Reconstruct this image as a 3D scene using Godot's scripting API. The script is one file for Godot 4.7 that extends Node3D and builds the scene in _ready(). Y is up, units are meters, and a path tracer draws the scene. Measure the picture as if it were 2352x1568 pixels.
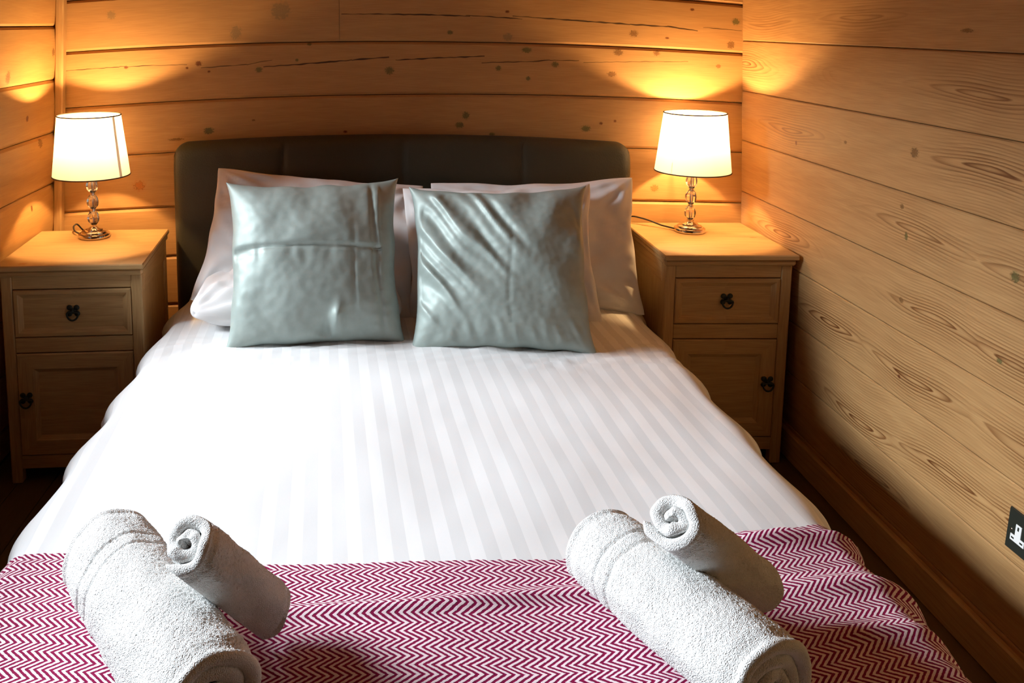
extends Node3D
# A timber bedroom: double bed between two pine bedside tables with lit lamps, daylight from a window in the left wall.

# ------------------------------------------------------------------ mesh collector
class MB:
	var v := PackedVector3Array()
	var n := PackedVector3Array()
	var uv := PackedVector2Array()
	var ix := PackedInt32Array()

	# smooth patch: pts[j * nu + i]
	func grid(pts: PackedVector3Array, nu: int, nv: int, uvs: PackedVector2Array, close_u := false, close_v := false, flip := false) -> void:
		var b := v.size()
		var nn := PackedVector3Array()
		nn.resize(pts.size())
		var iu := nu if close_u else nu - 1
		var iv := nv if close_v else nv - 1
		for j in iv:
			var j2 := (j + 1) % nv
			for i in iu:
				var i2 := (i + 1) % nu
				var a := j * nu + i
				var c := j * nu + i2
				var d := j2 * nu + i2
				var e := j2 * nu + i
				if flip:
					var t := c
					c = e
					e = t
				var f := (pts[e] - pts[c]).cross(pts[d] - pts[a])
				nn[a] += f
				nn[c] += f
				nn[d] += f
				nn[e] += f
				ix.append_array(PackedInt32Array([b + a, b + c, b + d, b + a, b + d, b + e]))
		for k in nn.size():
			nn[k] = nn[k].normalized() if nn[k].length_squared() > 1e-20 else Vector3.UP
		v.append_array(pts)
		n.append_array(nn)
		uv.append_array(uvs)

	# flat convex polygon that looks along out
	func face(p: Array, out: Vector3, uvs: Array = []) -> void:
		var f: Vector3 = (p[2] - p[0]).cross(p[1] - p[0])
		if p.size() > 3 and f.length_squared() < 1e-16:
			f = (p[3] - p[0]).cross(p[2] - p[0])
		var q := p.duplicate()
		var w := uvs.duplicate()
		if f.dot(out) < 0.0:
			q.reverse()
			w.reverse()
			f = -f
		f = f.normalized()
		var b := v.size()
		for k in q.size():
			v.append(q[k])
			n.append(f)
			uv.append(w[k] if w.size() else Vector2(q[k].x + q[k].z * 0.31, q[k].y + q[k].z * 0.17))
		for k in range(1, q.size() - 1):
			ix.append_array(PackedInt32Array([b, b + k, b + k + 1]))

	# bevelled box, uv along the grain axis
	func box(c: Vector3, s: Vector3, bev := 0.002, grain := 0, off := 0.0, xf := Transform3D()) -> void:
		var h := s / 2.0
		var bv := minf(bev, minf(h.x, minf(h.y, h.z)) * 0.9)
		var put := func(p: Array) -> void:
			var mid := Vector3.ZERO
			var w := []
			for q in p:
				mid += q
				var g: float = q[grain]
				w.append(Vector2(g + off * 1.7, q[(grain + 1) % 3] + q[(grain + 2) % 3] + off))
			mid /= p.size()
			var r := []
			for q in p:
				r.append(xf * (c + q))
			face(r, xf.basis * mid, w)
		var pt := func(sx: float, sy: float, sz: float, ax: int) -> Vector3:
			var q := Vector3(sx * h.x, sy * h.y, sz * h.z)
			for k in 3:
				if k != ax:
					q[k] -= signf(q[k]) * bv
			return q
		for s1 in [-1.0, 1.0]:
			put.call([pt.call(s1, -1, -1, 0), pt.call(s1, 1, -1, 0), pt.call(s1, 1, 1, 0), pt.call(s1, -1, 1, 0)])
			put.call([pt.call(-1, s1, -1, 1), pt.call(1, s1, -1, 1), pt.call(1, s1, 1, 1), pt.call(-1, s1, 1, 1)])
			put.call([pt.call(-1, -1, s1, 2), pt.call(1, -1, s1, 2), pt.call(1, 1, s1, 2), pt.call(-1, 1, s1, 2)])
			for s2 in [-1.0, 1.0]:
				put.call([pt.call(-1, s1, s2, 1), pt.call(1, s1, s2, 1), pt.call(1, s1, s2, 2), pt.call(-1, s1, s2, 2)])
				put.call([pt.call(s1, -1, s2, 0), pt.call(s1, 1, s2, 0), pt.call(s1, 1, s2, 2), pt.call(s1, -1, s2, 2)])
				put.call([pt.call(s1, s2, -1, 0), pt.call(s1, s2, 1, 0), pt.call(s1, s2, 1, 1), pt.call(s1, s2, -1, 1)])
				for s3 in [-1.0, 1.0]:
					put.call([pt.call(s1, s2, s3, 0), pt.call(s1, s2, s3, 1), pt.call(s1, s2, s3, 2)])

	# turned shape round y; profile of (radius, height); sharp where it turns by more than ~35 degrees
	func lathe(pr: Array, seg: int, at := Vector3.ZERO, flat := false) -> void:
		var m := pr.size() - 1
		var nr := []
		for k in m:
			var d: Vector2 = (pr[k + 1] - pr[k]).normalized()
			nr.append(Vector2(d.y, -d.x))
		for k in m:
			var a: Vector2 = nr[k]
			var c: Vector2 = nr[k]
			if k > 0 and nr[k - 1].dot(nr[k]) > 0.8:
				a = (nr[k - 1] + nr[k]).normalized()
			if k < m - 1 and nr[k + 1].dot(nr[k]) > 0.8:
				c = (nr[k + 1] + nr[k]).normalized()
			for i in seg:
				var t0 := TAU * i / seg
				var t1 := TAU * (i + 1) / seg
				var p := []
				var q := []
				var w := []
				for e in [[pr[k], t0, a], [pr[k], t1, a], [pr[k + 1], t1, c], [pr[k + 1], t0, c]]:
					p.append(at + Vector3(e[0].x * cos(e[1]), e[0].y, e[0].x * sin(e[1])))
					q.append(Vector3(e[2].x * cos(e[1]), e[2].y, e[2].x * sin(e[1])))
					w.append(Vector2(e[1] / TAU, e[0].y))
				if flat:
					var tm := (t0 + t1) / 2.0
					face(p, Vector3(nr[k].x * cos(tm), nr[k].y, nr[k].x * sin(tm)), w)
				else:
					var b := v.size()
					for e in 4:
						v.append(p[e])
						n.append(q[e])
						uv.append(w[e])
					ix.append_array(PackedInt32Array([b, b + 1, b + 2, b, b + 2, b + 3]))

	func tube(path: Array, r: float, seg := 8) -> void:
		var pts := PackedVector3Array()
		var uvs := PackedVector2Array()
		var side := Vector3.UP
		for k in path.size():
			var d: Vector3 = (path[mini(k + 1, path.size() - 1)] - path[maxi(k - 1, 0)]).normalized()
			if absf(d.dot(side)) > 0.95:
				side = Vector3.RIGHT
			var a := d.cross(side).normalized()
			var c := a.cross(d).normalized()
			side = c
			for i in seg:
				var t := TAU * i / seg
				pts.append(path[k] + (a * cos(t) + c * sin(t)) * r)
				uvs.append(Vector2(float(i) / seg, k * 0.1))
		grid(pts, seg, path.size(), uvs, true, false, true)
		for e in [0, path.size() - 1]:
			var ring := []
			for i in seg:
				ring.append(pts[e * seg + i])
			var o: Vector3 = path[0] - path[1] if e == 0 else path[e] - path[e - 1]
			face(ring, o)

	func ball(c: Vector3, r: Vector3, nu := 14, nv := 9) -> void:
		var pts := PackedVector3Array()
		var uvs := PackedVector2Array()
		for j in nv:
			var t := PI * (j + 0.001) / (nv - 1 + 0.002)
			for i in nu:
				var a := TAU * i / nu
				pts.append(c + Vector3(sin(t) * cos(a), cos(t), sin(t) * sin(a)) * r)
				uvs.append(Vector2(float(i) / nu, float(j) / nv))
		grid(pts, nu, nv, uvs, true)

	func mesh(m: Material) -> ArrayMesh:
		var a := []
		a.resize(Mesh.ARRAY_MAX)
		a[Mesh.ARRAY_VERTEX] = v
		a[Mesh.ARRAY_NORMAL] = n
		a[Mesh.ARRAY_TEX_UV] = uv
		a[Mesh.ARRAY_INDEX] = ix
		var r := ArrayMesh.new()
		r.add_surface_from_arrays(Mesh.PRIMITIVE_TRIANGLES, a)
		r.surface_set_material(0, m)
		return r


# ------------------------------------------------------------------ small helpers
var M := {}
var NZ := FastNoiseLite.new()

func part(called: String, mb: MB, m: Material, parent: Node3D) -> MeshInstance3D:
	var o := MeshInstance3D.new()
	o.name = called
	o.mesh = mb.mesh(m)
	o.cast_shadow = GeometryInstance3D.SHADOW_CASTING_SETTING_ON
	parent.add_child(o, true)
	return o

func thing(called: String, label: String, category: String, at := Vector3.ZERO, group := "") -> Node3D:
	var o := Node3D.new()
	o.name = called
	add_child(o, true)
	o.position = at
	o.set_meta("label", label)
	o.set_meta("category", category)
	if group:
		o.set_meta("group", group)
	return o

func tag(o: Node3D, label: String, category: String, group := "") -> Node3D:
	o.set_meta("label", label)
	o.set_meta("category", category)
	if group:
		o.set_meta("group", group)
	return o

func structure(called: String, label: String, category: String) -> Node3D:
	var o := Node3D.new()
	o.name = called
	add_child(o, true)
	o.set_meta("kind", "structure")
	o.set_meta("label", label)
	o.set_meta("category", category)
	return o

func rgb(r: int, g: int, b: int) -> Color:
	return Color8(r, g, b)

func mat(c: Color, rough: float, metal := 0.0) -> StandardMaterial3D:
	var m := StandardMaterial3D.new()
	m.albedo_color = c
	m.roughness = rough
	m.metallic = metal
	return m

func lagrange(xs: Array, ys: Array, x: float) -> float:
	var r := 0.0
	for i in xs.size():
		var t: float = ys[i]
		for k in xs.size():
			if k != i:
				t *= (x - xs[k]) / (xs[i] - xs[k])
		r += t
	return r

func sstep(a: float, b: float, x: float) -> float:
	var t := clampf((x - a) / (b - a), 0.0, 1.0)
	return t * t * (3.0 - 2.0 * t)

func bump(x: float, c: float, w: float) -> float:
	var t := (x - c) / w
	return exp(-t * t)


# ------------------------------------------------------------------ timber
# A plank's face: growth rings cut flat, so eyes along the heart line become nested ovals.
# o: base, late, ring, contrast, heart, eyes [[x, y, slope]], knots [[x, y, rx, ry, kind]], cracks [[width, [x, y], ...]]
func wood(w: int, h: int, lx: float, ly: float, sd: int, o: Dictionary) -> ImageTexture:
	var data := PackedByteArray()
	data.resize(w * h * 3)
	var na := FastNoiseLite.new()
	na.noise_type = FastNoiseLite.TYPE_SIMPLEX
	na.frequency = 1.0
	na.fractal_type = FastNoiseLite.FRACTAL_NONE
	na.seed = sd
	var base: Color = o.get("base", rgb(184, 140, 88))
	var late: Color = o.get("late", rgb(134, 86, 44))
	var ring: float = o.get("ring", 0.007)
	var contrast: float = o.get("contrast", 0.3)
	var eyes: Array = o.get("eyes", [])
	var heart: float = o.get("heart", ly * 0.5)
	var fib: float = o.get("fibre", 0.10)
	var D := PackedFloat32Array()
	var Y0 := PackedFloat32Array()
	var C := PackedFloat32Array()
	for i in w:
		var X := (i + 0.5) / w * lx
		var d := 0.05 + 0.03 * na.get_noise_2d(X * 1.3, 7.0)
		var y0 := heart
		var c := contrast * (0.26 + 0.3 * na.get_noise_2d(X * 1.7, 31.0))
		for e in eyes:
			var dx: float = absf(X - e[0])
			d = minf(d, dx * e[2] + 0.001)
			var g := exp(-dx * dx / 0.05)
			y0 = lerpf(y0, e[1], g)
			c = maxf(c, contrast * 2.6 * exp(-dx * dx / 0.03))
		D.append(d)
		Y0.append(y0 + 0.006 * na.get_noise_2d(X * 2.5, 77.0))
		C.append(c)
	var r0 := base.r * 255.0
	var g0 := base.g * 255.0
	var b0 := base.b * 255.0
	var dr := late.r * 255.0 - r0
	var dg := late.g * 255.0 - g0
	var db := late.b * 255.0 - b0
	var k := 0
	for j in h:
		var yy := (1.0 - (j + 0.5) / h) * ly
		for i in w:
			var X := (i + 0.5) / w * lx
			var dy := yy - Y0[i]
			var wn := na.get_noise_2d(X * 3.5, yy * 34.0)
			var R := sqrt(dy * dy + D[i] * D[i]) + wn * 0.0016
			var p := R / ring
			var f := p - floorf(p)
			var l := f * f * f
			if f > 0.86:
				l *= (1.0 - f) * 7.14
			var t := l * C[i] * (0.55 + 1.5 * exp(-R * R / 0.0011)) + fib * na.get_noise_2d(X * 9.0 + 40.0, yy * 520.0) + 0.06 * wn
			data[k] = clampi(int(r0 + dr * t), 0, 255)
			data[k + 1] = clampi(int(g0 + dg * t), 0, 255)
			data[k + 2] = clampi(int(b0 + db * t), 0, 255)
			k += 3
	for q in o.get("knots", []):
		knot(data, w, h, lx, ly, na, q)
	for q in o.get("cracks", []):
		crack(data, w, h, lx, ly, na, q)
	return ImageTexture.create_from_image(Image.create_from_data(w, h, false, Image.FORMAT_RGB8, data))

const KNOT := [[96, 92, 52], [138, 116, 82], [92, 42, 20], [176, 104, 50], [120, 84, 46]]

func knot(data: PackedByteArray, w: int, h: int, lx: float, ly: float, na: FastNoiseLite, q: Array) -> void:
	var rx: float = q[2]
	var ry: float = q[3]
	var kc: Array = KNOT[q[4]]
	var i0 := maxi(0, int((q[0] - rx * 2.0) / lx * w))
	var i1 := mini(w - 1, int((q[0] + rx * 2.0) / lx * w) + 1)
	var j0 := maxi(0, int((1.0 - (q[1] + ry * 2.0) / ly) * h))
	var j1 := mini(h - 1, int((1.0 - (q[1] - ry * 2.0) / ly) * h) + 1)
	for j in range(j0, j1 + 1):
		for i in range(i0, i1 + 1):
			var dx: float = ((i + 0.5) / w * lx - q[0]) / rx
			var dy: float = ((1.0 - (j + 0.5) / h) * ly - q[1]) / ry
			var e := sqrt(dx * dx + dy * dy) + 0.28 * na.get_noise_2d(dx * 1.6 + q[0] * 50.0, dy * 1.6 + q[1] * 50.0)
			var a := 0.0
			if e < 1.0:
				a = 0.85 - 0.2 * e + 0.15 * sin(e * 14.0)
				if q[4] == 1:
					a = 0.62 + 0.1 * sin(e * 22.0)
			elif e < 1.45:
				a = 0.34 * (1.45 - e) / 0.45
			if a > 0.0:
				var p := (j * w + i) * 3
				var rim := 0.75 if e > 0.8 and e < 1.0 and q[4] != 1 else 1.0
				for c in 3:
					data[p + c] = int(lerpf(data[p + c], kc[c] * rim, clampf(a, 0.0, 1.0)))

func crack(data: PackedByteArray, w: int, h: int, lx: float, ly: float, na: FastNoiseLite, q: Array) -> void:
	var last := q.size() - 1
	for s in range(1, last):
		var a: Array = q[s]
		var b: Array = q[s + 1]
		var ia := int(a[0] / lx * w)
		var ib := int(b[0] / lx * w)
		for i in range(maxi(ia, 0), mini(ib, w)):
			var t := float(i - ia) / maxf(ib - ia, 1)
			var whole := (s - 1 + t) / (last - 1)
			var y: float = lerpf(a[1], b[1], t) + 0.0008 * na.get_noise_2d(i * 0.03, s * 9.0)
			var half: float = q[0] * (0.35 + 0.65 * sqrt(maxf(0.0, sin(PI * clampf(whole, 0.02, 0.98))))) * (1.0 + 0.5 * na.get_noise_2d(i * 0.02, 3.0)) * 0.5
			var c := (1.0 - y / ly) * h
			var hp := maxf(half / ly * h, 0.55)
			for j in range(maxi(0, int(c - hp - 1.0)), mini(h, int(c + hp + 2.0))):
				var al := clampf(hp + 0.5 - absf(j + 0.5 - c), 0.0, 1.0) * 0.88
				var p := (j * w + i) * 3
				data[p] = int(lerpf(data[p], 48, al))
				data[p + 1] = int(lerpf(data[p + 1], 30, al))
				data[p + 2] = int(lerpf(data[p + 2], 16, al))

func wood_mat(t: Texture2D, rough := 0.55) -> StandardMaterial3D:
	var m := mat(Color.WHITE, rough)
	m.albedo_texture = t
	m.metallic_specular = 0.4
	return m

# One plank along s with edges low(s) and high(s); put(s, y, d) gives the place, d out of the wall.
func plank(parent: Node3D, m: Material, s0: float, s1: float, low: Callable, high: Callable, put: Callable, bev: float, crown: float, gap: float, u0: float, lx: float, steps := 16) -> void:
	var mb := MB.new()
	var th := 0.03
	var prof := [[0, -th, 0.0], [0, -bev, 0.0], [0, 0.0, bev], [1, 0.0, 0.25], [1, 0.0, 0.5], [1, 0.0, 0.75], [2, 0.0, bev], [2, -bev, 0.0], [2, -th, 0.0]]
	var at := func(s: float, k: int) -> Vector2:
		var a: float = low.call(s) + gap
		var b: float = high.call(s) - gap
		var e: Array = prof[k]
		if e[0] == 0:
			return Vector2(a + e[2], e[1])
		if e[0] == 2:
			return Vector2(b - e[2], e[1])
		return Vector2(lerpf(a + bev, b - bev, e[2]), crown * 4.0 * e[2] * (1.0 - e[2]))
	for strip in [[0, 1], [1, 2], [2, 3, 4, 5, 6], [6, 7], [7, 8]]:
		var pts := PackedVector3Array()
		var uvs := PackedVector2Array()
		for j in steps + 1:
			var s := lerpf(s0, s1, float(j) / steps)
			for k in strip:
				var q: Vector2 = at.call(s, k)
				pts.append(put.call(s, q.x, q.y))
				uvs.append(Vector2((s - u0) / lx, 1.0 - (q.x - low.call(s)) / (high.call(s) - low.call(s))))
		mb.grid(pts, strip.size(), steps + 1, uvs)
	for s in [s0, s1]:
		var ring := []
		var w := []
		for k in prof.size():
			var q: Vector2 = at.call(s, k)
			ring.append(put.call(s, q.x, q.y))
			w.append(Vector2((s - u0) / lx, 0.5))
		var o: Vector3 = put.call(s + (0.1 if s == s1 else -0.1), 1.0, 0.0) - put.call(s, 1.0, 0.0)
		mb.face(ring, o, w)
	part("plank", mb, m, parent)

const BX := [-1.13, -0.25, 0.8, 1.25]
const BJ := [[0.17, 0.19, 0.195, 0.18], [0.355, 0.385, 0.39, 0.37], [0.52, 0.565, 0.57, 0.553], [0.698, 0.738, 0.744, 0.736], [0.885, 0.935, 0.932, 0.915], [1.066, 1.112, 1.109, 1.088], [1.258, 1.297, 1.282, 1.257], [1.43, 1.475, 1.455, 1.42], [1.61, 1.65, 1.63, 1.60], [1.79, 1.82, 1.81, 1.78], [1.97, 2.0, 1.99, 1.96], [2.15, 2.17, 2.16, 2.14], [2.31, 2.31, 2.31, 2.31]]
const RJ := [0.0, 0.1, 0.27, 0.44, 0.611, 0.779, 0.959, 1.131, 1.302, 1.475, 1.645, 1.815, 1.985, 2.155, 2.31]
const LJ := [0.0, 0.10, 0.275, 0.452, 0.63, 0.81, 0.988, 1.17, 1.35, 1.53, 1.71, 1.89, 2.07, 2.31]
const ROOM_Z := 4.8
const WIN := [0.60, 2.20, 0.81, 1.71]   # the window in the left wall: z from, z to, y from, y to

func bj(k: int, x: float) -> float:
	return lagrange(BX, BJ[k], x) if k >= 0 else 0.0

func right_x(y: float) -> float:
	return 1.254 - 0.048 * (y - 1.0)

func left_x(y: float) -> float:
	return -1.118 + 0.06 * (y - 1.0)


# ------------------------------------------------------------------ the room
func make_room() -> void:
	# back wall: marks at (x, height) on the wall
	var spots := [
		[-0.912, 1.388, 0.012, 0.012, 1], [-0.336, 1.403, 0.027, 0.024, 1], [-0.49, 1.329, 0.015, 0.019, 1], [-0.839, 0.799, 0.017, 0.014, 3],
		[-0.591, 0.992, 0.014, 0.010, 0], [-0.414, 1.203, 0.010, 0.008, 0], [0.034, 1.2, 0.013, 0.011, 0], [0.276, 1.012, 0.012, 0.009, 0], [0.298, 1.045, 0.010, 0.011, 0], [0.713, 1.0, 0.014, 0.009, 0],
		[0.503, 1.27, 0.014, 0.008, 0], [0.438, 1.314, 0.014, 0.011, 1], [0.407, 1.208, 0.008, 0.008, 0], [0.601, 1.221, 0.010, 0.008, 0], [1.212, 1.366, 0.011, 0.010, 0], [0.866, 1.326, 0.012, 0.010, 4], [1.199, 1.288, 0.011, 0.012, 4], [1.09, 0.676, 0.010, 0.008, 2],
		[-0.869, 1.211, 0.006, 0.004, 2], [-0.66, 1.209, 0.004, 0.003, 2], [-0.62, 1.224, 0.009, 0.007, 2], [-0.585, 1.197, 0.004, 0.003, 2], [-0.119, 0.989, 0.006, 0.004, 2], [-0.436, 1.029, 0.005, 0.003, 4], [-0.283, 1.236, 0.005, 0.004, 0],
		[0.434, 1.4, 0.006, 0.004, 2], [1.062, 1.407, 0.006, 0.004, 2], [0.981, 1.311, 0.006, 0.003, 2], [0.947, 1.26, 0.010, 0.008, 4], [0.816, 1.262, 0.013, 0.009, 4], [0.796, 1.188, 0.013, 0.008, 4], [1.161, 1.215, 0.007, 0.006, 4], [0.51, 1.173, 0.007, 0.006, 0],
		[0.765, 1.018, 0.005, 0.004, 2], [0.813, 1.026, 0.004, 0.004, 2], [0.389, 0.98, 0.008, 0.005, 0], [-0.705, 0.962, 0.022, 0.004, 4], [0.96, 0.79, 0.012, 0.010, 3], [0.24, 1.33, 0.008, 0.006, 0], [-0.24, 1.29, 0.007, 0.004, 0]]
	var splits := [
		[0.0035, [-0.13, 1.392], [0.173, 1.389], [0.308, 1.385]], [0.0028, [0.293, 1.388], [0.443, 1.378], [0.486, 1.375]], [0.004, [0.453, 1.385], [0.707, 1.367], [0.852, 1.357], [0.98, 1.35], [1.085, 1.335]], [0.002, [1.102, 1.347], [1.235, 1.335]],
		[0.0018, [-1.105, 1.196], [-0.891, 1.213], [-0.659, 1.221]], [0.002, [-0.612, 1.209], [-0.455, 1.221], [-0.367, 1.237]], [0.0045, [-0.398, 1.213], [-0.282, 1.221], [-0.095, 1.236], [0.033, 1.246]], [0.004, [0.055, 1.236], [0.191, 1.243], [0.359, 1.249]], [0.0025, [0.35, 1.227], [0.528, 1.231], [0.583, 1.236], [0.683, 1.234]], [0.0012, [0.698, 1.228], [1.057, 1.231]]]
	var wall := structure("wall_back", "back wall of broad horizontal pine boards behind the headboard", "wall")
	var put_b := func(s: float, y: float, d: float) -> Vector3: return Vector3(s, y, d)
	var plain := wood_mat(wood(1024, 128, 2.0, 0.18, 901, {"contrast": 0.3, "heart": -0.05, "ring": 0.008}))
	for r in range(-1, 12):
		var runs := [[-1.19, 1.32]]
		if r == 6:
			runs = [[-1.19, -0.137], [-0.137, 1.32]]
		for run in runs:
			var m: StandardMaterial3D = plain
			if r >= 2 and r <= 7:
				var len: float = run[1] - run[0]
				var own := []
				var cut := []
				for q in spots:
					var lo := bj(r, q[0])
					var hi := bj(r + 1, q[0])
					if q[1] > lo and q[1] < hi and q[0] > run[0] and q[0] < run[1]:
						own.append([q[0] - run[0], (q[1] - lo) / (hi - lo) * 0.18, q[2], q[3], q[4]])
				for q in splits:
					var x1: float = q[1][0]
					if q[1][1] > bj(r, x1) and q[1][1] < bj(r + 1, x1) and x1 > run[0] - 0.01 and x1 < run[1]:
						var c := [q[0]]
						for p in q.slice(1):
							c.append([p[0] - run[0], (p[1] - bj(r, p[0])) / (bj(r + 1, p[0]) - bj(r, p[0])) * 0.18])
						cut.append(c)
				m = wood_mat(wood(int(len * 720.0), 176, len, 0.18, 40 + r * 3 + int(run[0] > -1.0), {"base": rgb(182, 140, 90), "late": rgb(132, 88, 50), "contrast": 0.26, "heart": [-0.06, 0.24, 0.10, 0.26, 0.22, -0.04][r - 2], "ring": 0.009, "knots": own, "cracks": cut, "fibre": 0.13}))
			var lo_f := func(s: float) -> float: return bj(r, s) if r >= 0 else 0.0
			var hi_f := func(s: float) -> float: return bj(r + 1, s)
			plank(wall, m, run[0] + (0.0006 if run[0] > -1.0 else 0.0), run[1] - (0.0006 if run[1] < 1.0 else 0.0), lo_f, hi_f, put_b, 0.008, 0.0015, 0.0012, run[0], run[1] - run[0] if m != plain else 2.0, 20)
	var back := MB.new()
	back.box(Vector3(0.07, 1.155, -0.085), Vector3(2.9, 2.31, 0.11), 0.001)
	part("backing", back, M.dark_wood, wall)

	# right wall: flat boards, tight joints, bold figure; marks at (z, height)
	var rw := structure("wall_right", "right wall of smooth horizontal pine boards with bold flame grain", "wall")
	var put_r := func(s: float, y: float, d: float) -> Vector3: return Vector3(right_x(y) - d, y, s)
	var lx := 1.75
	var figure := {
		8: {"eyes": [[0.19, 0.05, 0.05], [0.69, 0.07, 0.07]], "contrast": 0.18, "knots": [[1.086, 0.043, 0.016, 0.004, 4]]},
		7: {"eyes": [[1.14, 0.083, 0.085], [0.03, 0.09, 0.16]], "contrast": 0.30},
		6: {"eyes": [[0.34, 0.075, 0.10], [1.17, 0.10, 0.07]], "contrast": 0.36, "knots": [[0.377, 0.045, 0.005, 0.006, 2], [0.642, 0.085, 0.006, 0.004, 4], [0.93, 0.102, 0.012, 0.010, 4]]},
		5: {"eyes": [[0.95, 0.10, 0.075], [1.30, 0.08, 0.10]], "contrast": 0.26, "knots": [[0.889, 0.138, 0.006, 0.005, 4], [0.909, 0.073, 0.005, 0.008, 0], [1.251, 0.079, 0.010, 0.009, 0]]},
		4: {"eyes": [[0.30, 0.10, 0.12], [1.02, 0.085, 0.075], [1.26, 0.08, 0.10]], "contrast": 0.34, "knots": [[0.90, 0.085, 0.007, 0.006, 4], [1.222, 0.066, 0.007, 0.005, 0]]},
		3: {"eyes": [[0.58, 0.08, 0.12], [0.95, 0.075, 0.09], [1.36, 0.08, 0.08]], "contrast": 0.42, "knots": [[0.90, 0.06, 0.005, 0.004, 2]]},
		2: {"eyes": [[0.74, 0.02, 0.11], [1.08, 0.07, 0.075], [1.34, 0.09, 0.09]], "contrast": 0.42},
		1: {"eyes": [[0.8, 0.09, 0.08]], "contrast": 0.3}}
	for r in RJ.size() - 1:
		var m: StandardMaterial3D = plain
		if figure.has(r):
			var o: Dictionary = figure[r]
			o.merge({"base": rgb(184, 143, 94), "late": rgb(112, 70, 36), "heart": 0.085, "ring": 0.0075, "fibre": 0.11})
			m = wood_mat(wood(1500, 160, lx, 0.172, 200 + r * 7, o), 0.5)
		var lo_f := func(_s: float) -> float: return RJ[r]
		var hi_f := func(_s: float) -> float: return RJ[r + 1]
		plank(rw, m, 0.0005, ROOM_Z, lo_f, hi_f, put_r, 0.0028, 0.0008 if r % 2 else 0.0014, 0.0008, 0.0, lx, 12)
	back = MB.new()
	back.box(Vector3(1.37, 1.155, ROOM_Z / 2.0), Vector3(0.1, 2.31, ROOM_Z + 0.2), 0.001)
	part("backing", back, M.dark_wood, rw)

	# left wall with the window that lights the bed
	var lw := structure("wall_left", "left wall of rounded horizontal pine logs beside the table lamp", "wall")
	var put_l := func(s: float, y: float, d: float) -> Vector3: return Vector3(left_x(y) + d, y, ROOM_Z - s)
	var lspots := [[0.049, 1.264, 0.010, 0.012, 4], [0.384, 1.20, 0.013, 0.016, 4], [0.254, 1.062, 0.008, 0.008, 2], [0.14, 0.97, 0.014, 0.012, 4], [0.212, 0.766, 0.006, 0.009, 2]]
	for r in LJ.size() - 1:
		var m: StandardMaterial3D = plain
		if r >= 4 and r <= 8:
			var own := []
			for q in lspots:
				if q[1] > LJ[r] and q[1] < LJ[r + 1]:
					own.append([0.6 - q[0], q[1] - LJ[r], q[2], q[3], q[4]])
			m = wood_mat(wood(400, 160, 0.6, 0.18, 500 + r, {"base": rgb(186, 142, 86), "late": rgb(138, 90, 46), "contrast": 0.24, "heart": 0.2, "ring": 0.009, "knots": own}))
		var lo_f := func(_s: float) -> float: return LJ[r]
		var hi_f := func(_s: float) -> float: return LJ[r + 1]
		var runs := [[0.0, ROOM_Z - 0.012]]
		if LJ[r] >= WIN[2] - 0.01 and LJ[r + 1] <= WIN[3] + 0.01:
			runs = [[0.0, ROOM_Z - WIN[1]], [ROOM_Z - WIN[0], ROOM_Z - 0.012]]
		for run in runs:
			plank(lw, m, run[0], run[1], lo_f, hi_f, put_l, 0.008, 0.006, 0.0012, ROOM_Z - 0.6, 0.6 if m != plain else 2.0, 6)
	back = MB.new()
	for q in [[-0.1, WIN[0], 0.0, 2.31], [WIN[1], ROOM_Z + 0.1, 0.0, 2.31], [WIN[0], WIN[1], 0.0, WIN[2]], [WIN[0], WIN[1], WIN[3], 2.31]]:
		back.box(Vector3(-1.24, (q[2] + q[3]) / 2.0, (q[0] + q[1]) / 2.0), Vector3(0.1, q[3] - q[2], q[1] - q[0]), 0.0005)
	part("backing", back, M.dark_wood, lw)
	var win := structure("window_1", "wooden casement window in the left wall letting in daylight", "window")
	var fr := MB.new()
	var zc: float = (WIN[0] + WIN[1]) / 2.0
	var yc: float = (WIN[2] + WIN[3]) / 2.0
	var wz: float = WIN[1] - WIN[0]
	var wy: float = WIN[3] - WIN[2]
	for e in [-1, 1]:
		fr.box(Vector3(-1.17, yc, zc + e * (wz / 2.0 - 0.02)), Vector3(0.08, wy, 0.04), 0.003, 1)
		fr.box(Vector3(-1.17, yc + e * (wy / 2.0 - 0.02), zc), Vector3(0.08, 0.04, wz - 0.08), 0.003, 2)
	part("window_frame", fr, plain, win)
	fr = MB.new()
	fr.box(Vector3(-1.175, yc, zc), Vector3(0.004, wy - 0.08, wz - 0.08), 0.0005)
	part("pane", fr, M.glass_pane, win)

	# the rest of the shell
	var fw := structure("wall_front", "plain pine wall facing the bed, behind the viewer", "wall")
	back = MB.new()
	back.box(Vector3(0.07, 1.155, ROOM_Z + 0.05), Vector3(2.9, 2.31, 0.1), 0.001)
	part("panel", back, plain, fw)
	var ce := structure("ceiling", "plain pine ceiling above the bed", "ceiling")
	back = MB.new()
	back.box(Vector3(0.07, 2.36, ROOM_Z / 2.0), Vector3(2.9, 0.1, ROOM_Z + 0.4), 0.001)
	part("panel", back, plain, ce)
	var fl := structure("floor", "dark floor in shade beside the bed", "floor")
	var k := 0
	for x in range(-13, 14):
		var bd := MB.new()
		bd.box(Vector3(x * 0.1 + 0.07, -0.011, ROOM_Z / 2.0), Vector3(0.0985, 0.022, ROOM_Z), 0.0015, 2, k * 0.37)
		part("floorboard", bd, M.floor, fl)
		k += 1
	back = MB.new()
	back.box(Vector3(0.07, -0.06, ROOM_Z / 2.0), Vector3(2.9, 0.07, ROOM_Z + 0.4), 0.001)
	part("underlay", back, M.dark_wood, fl)
	var bb := structure("baseboard_right", "low pine skirting board along the foot of the right wall", "baseboard")
	back = MB.new()
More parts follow.
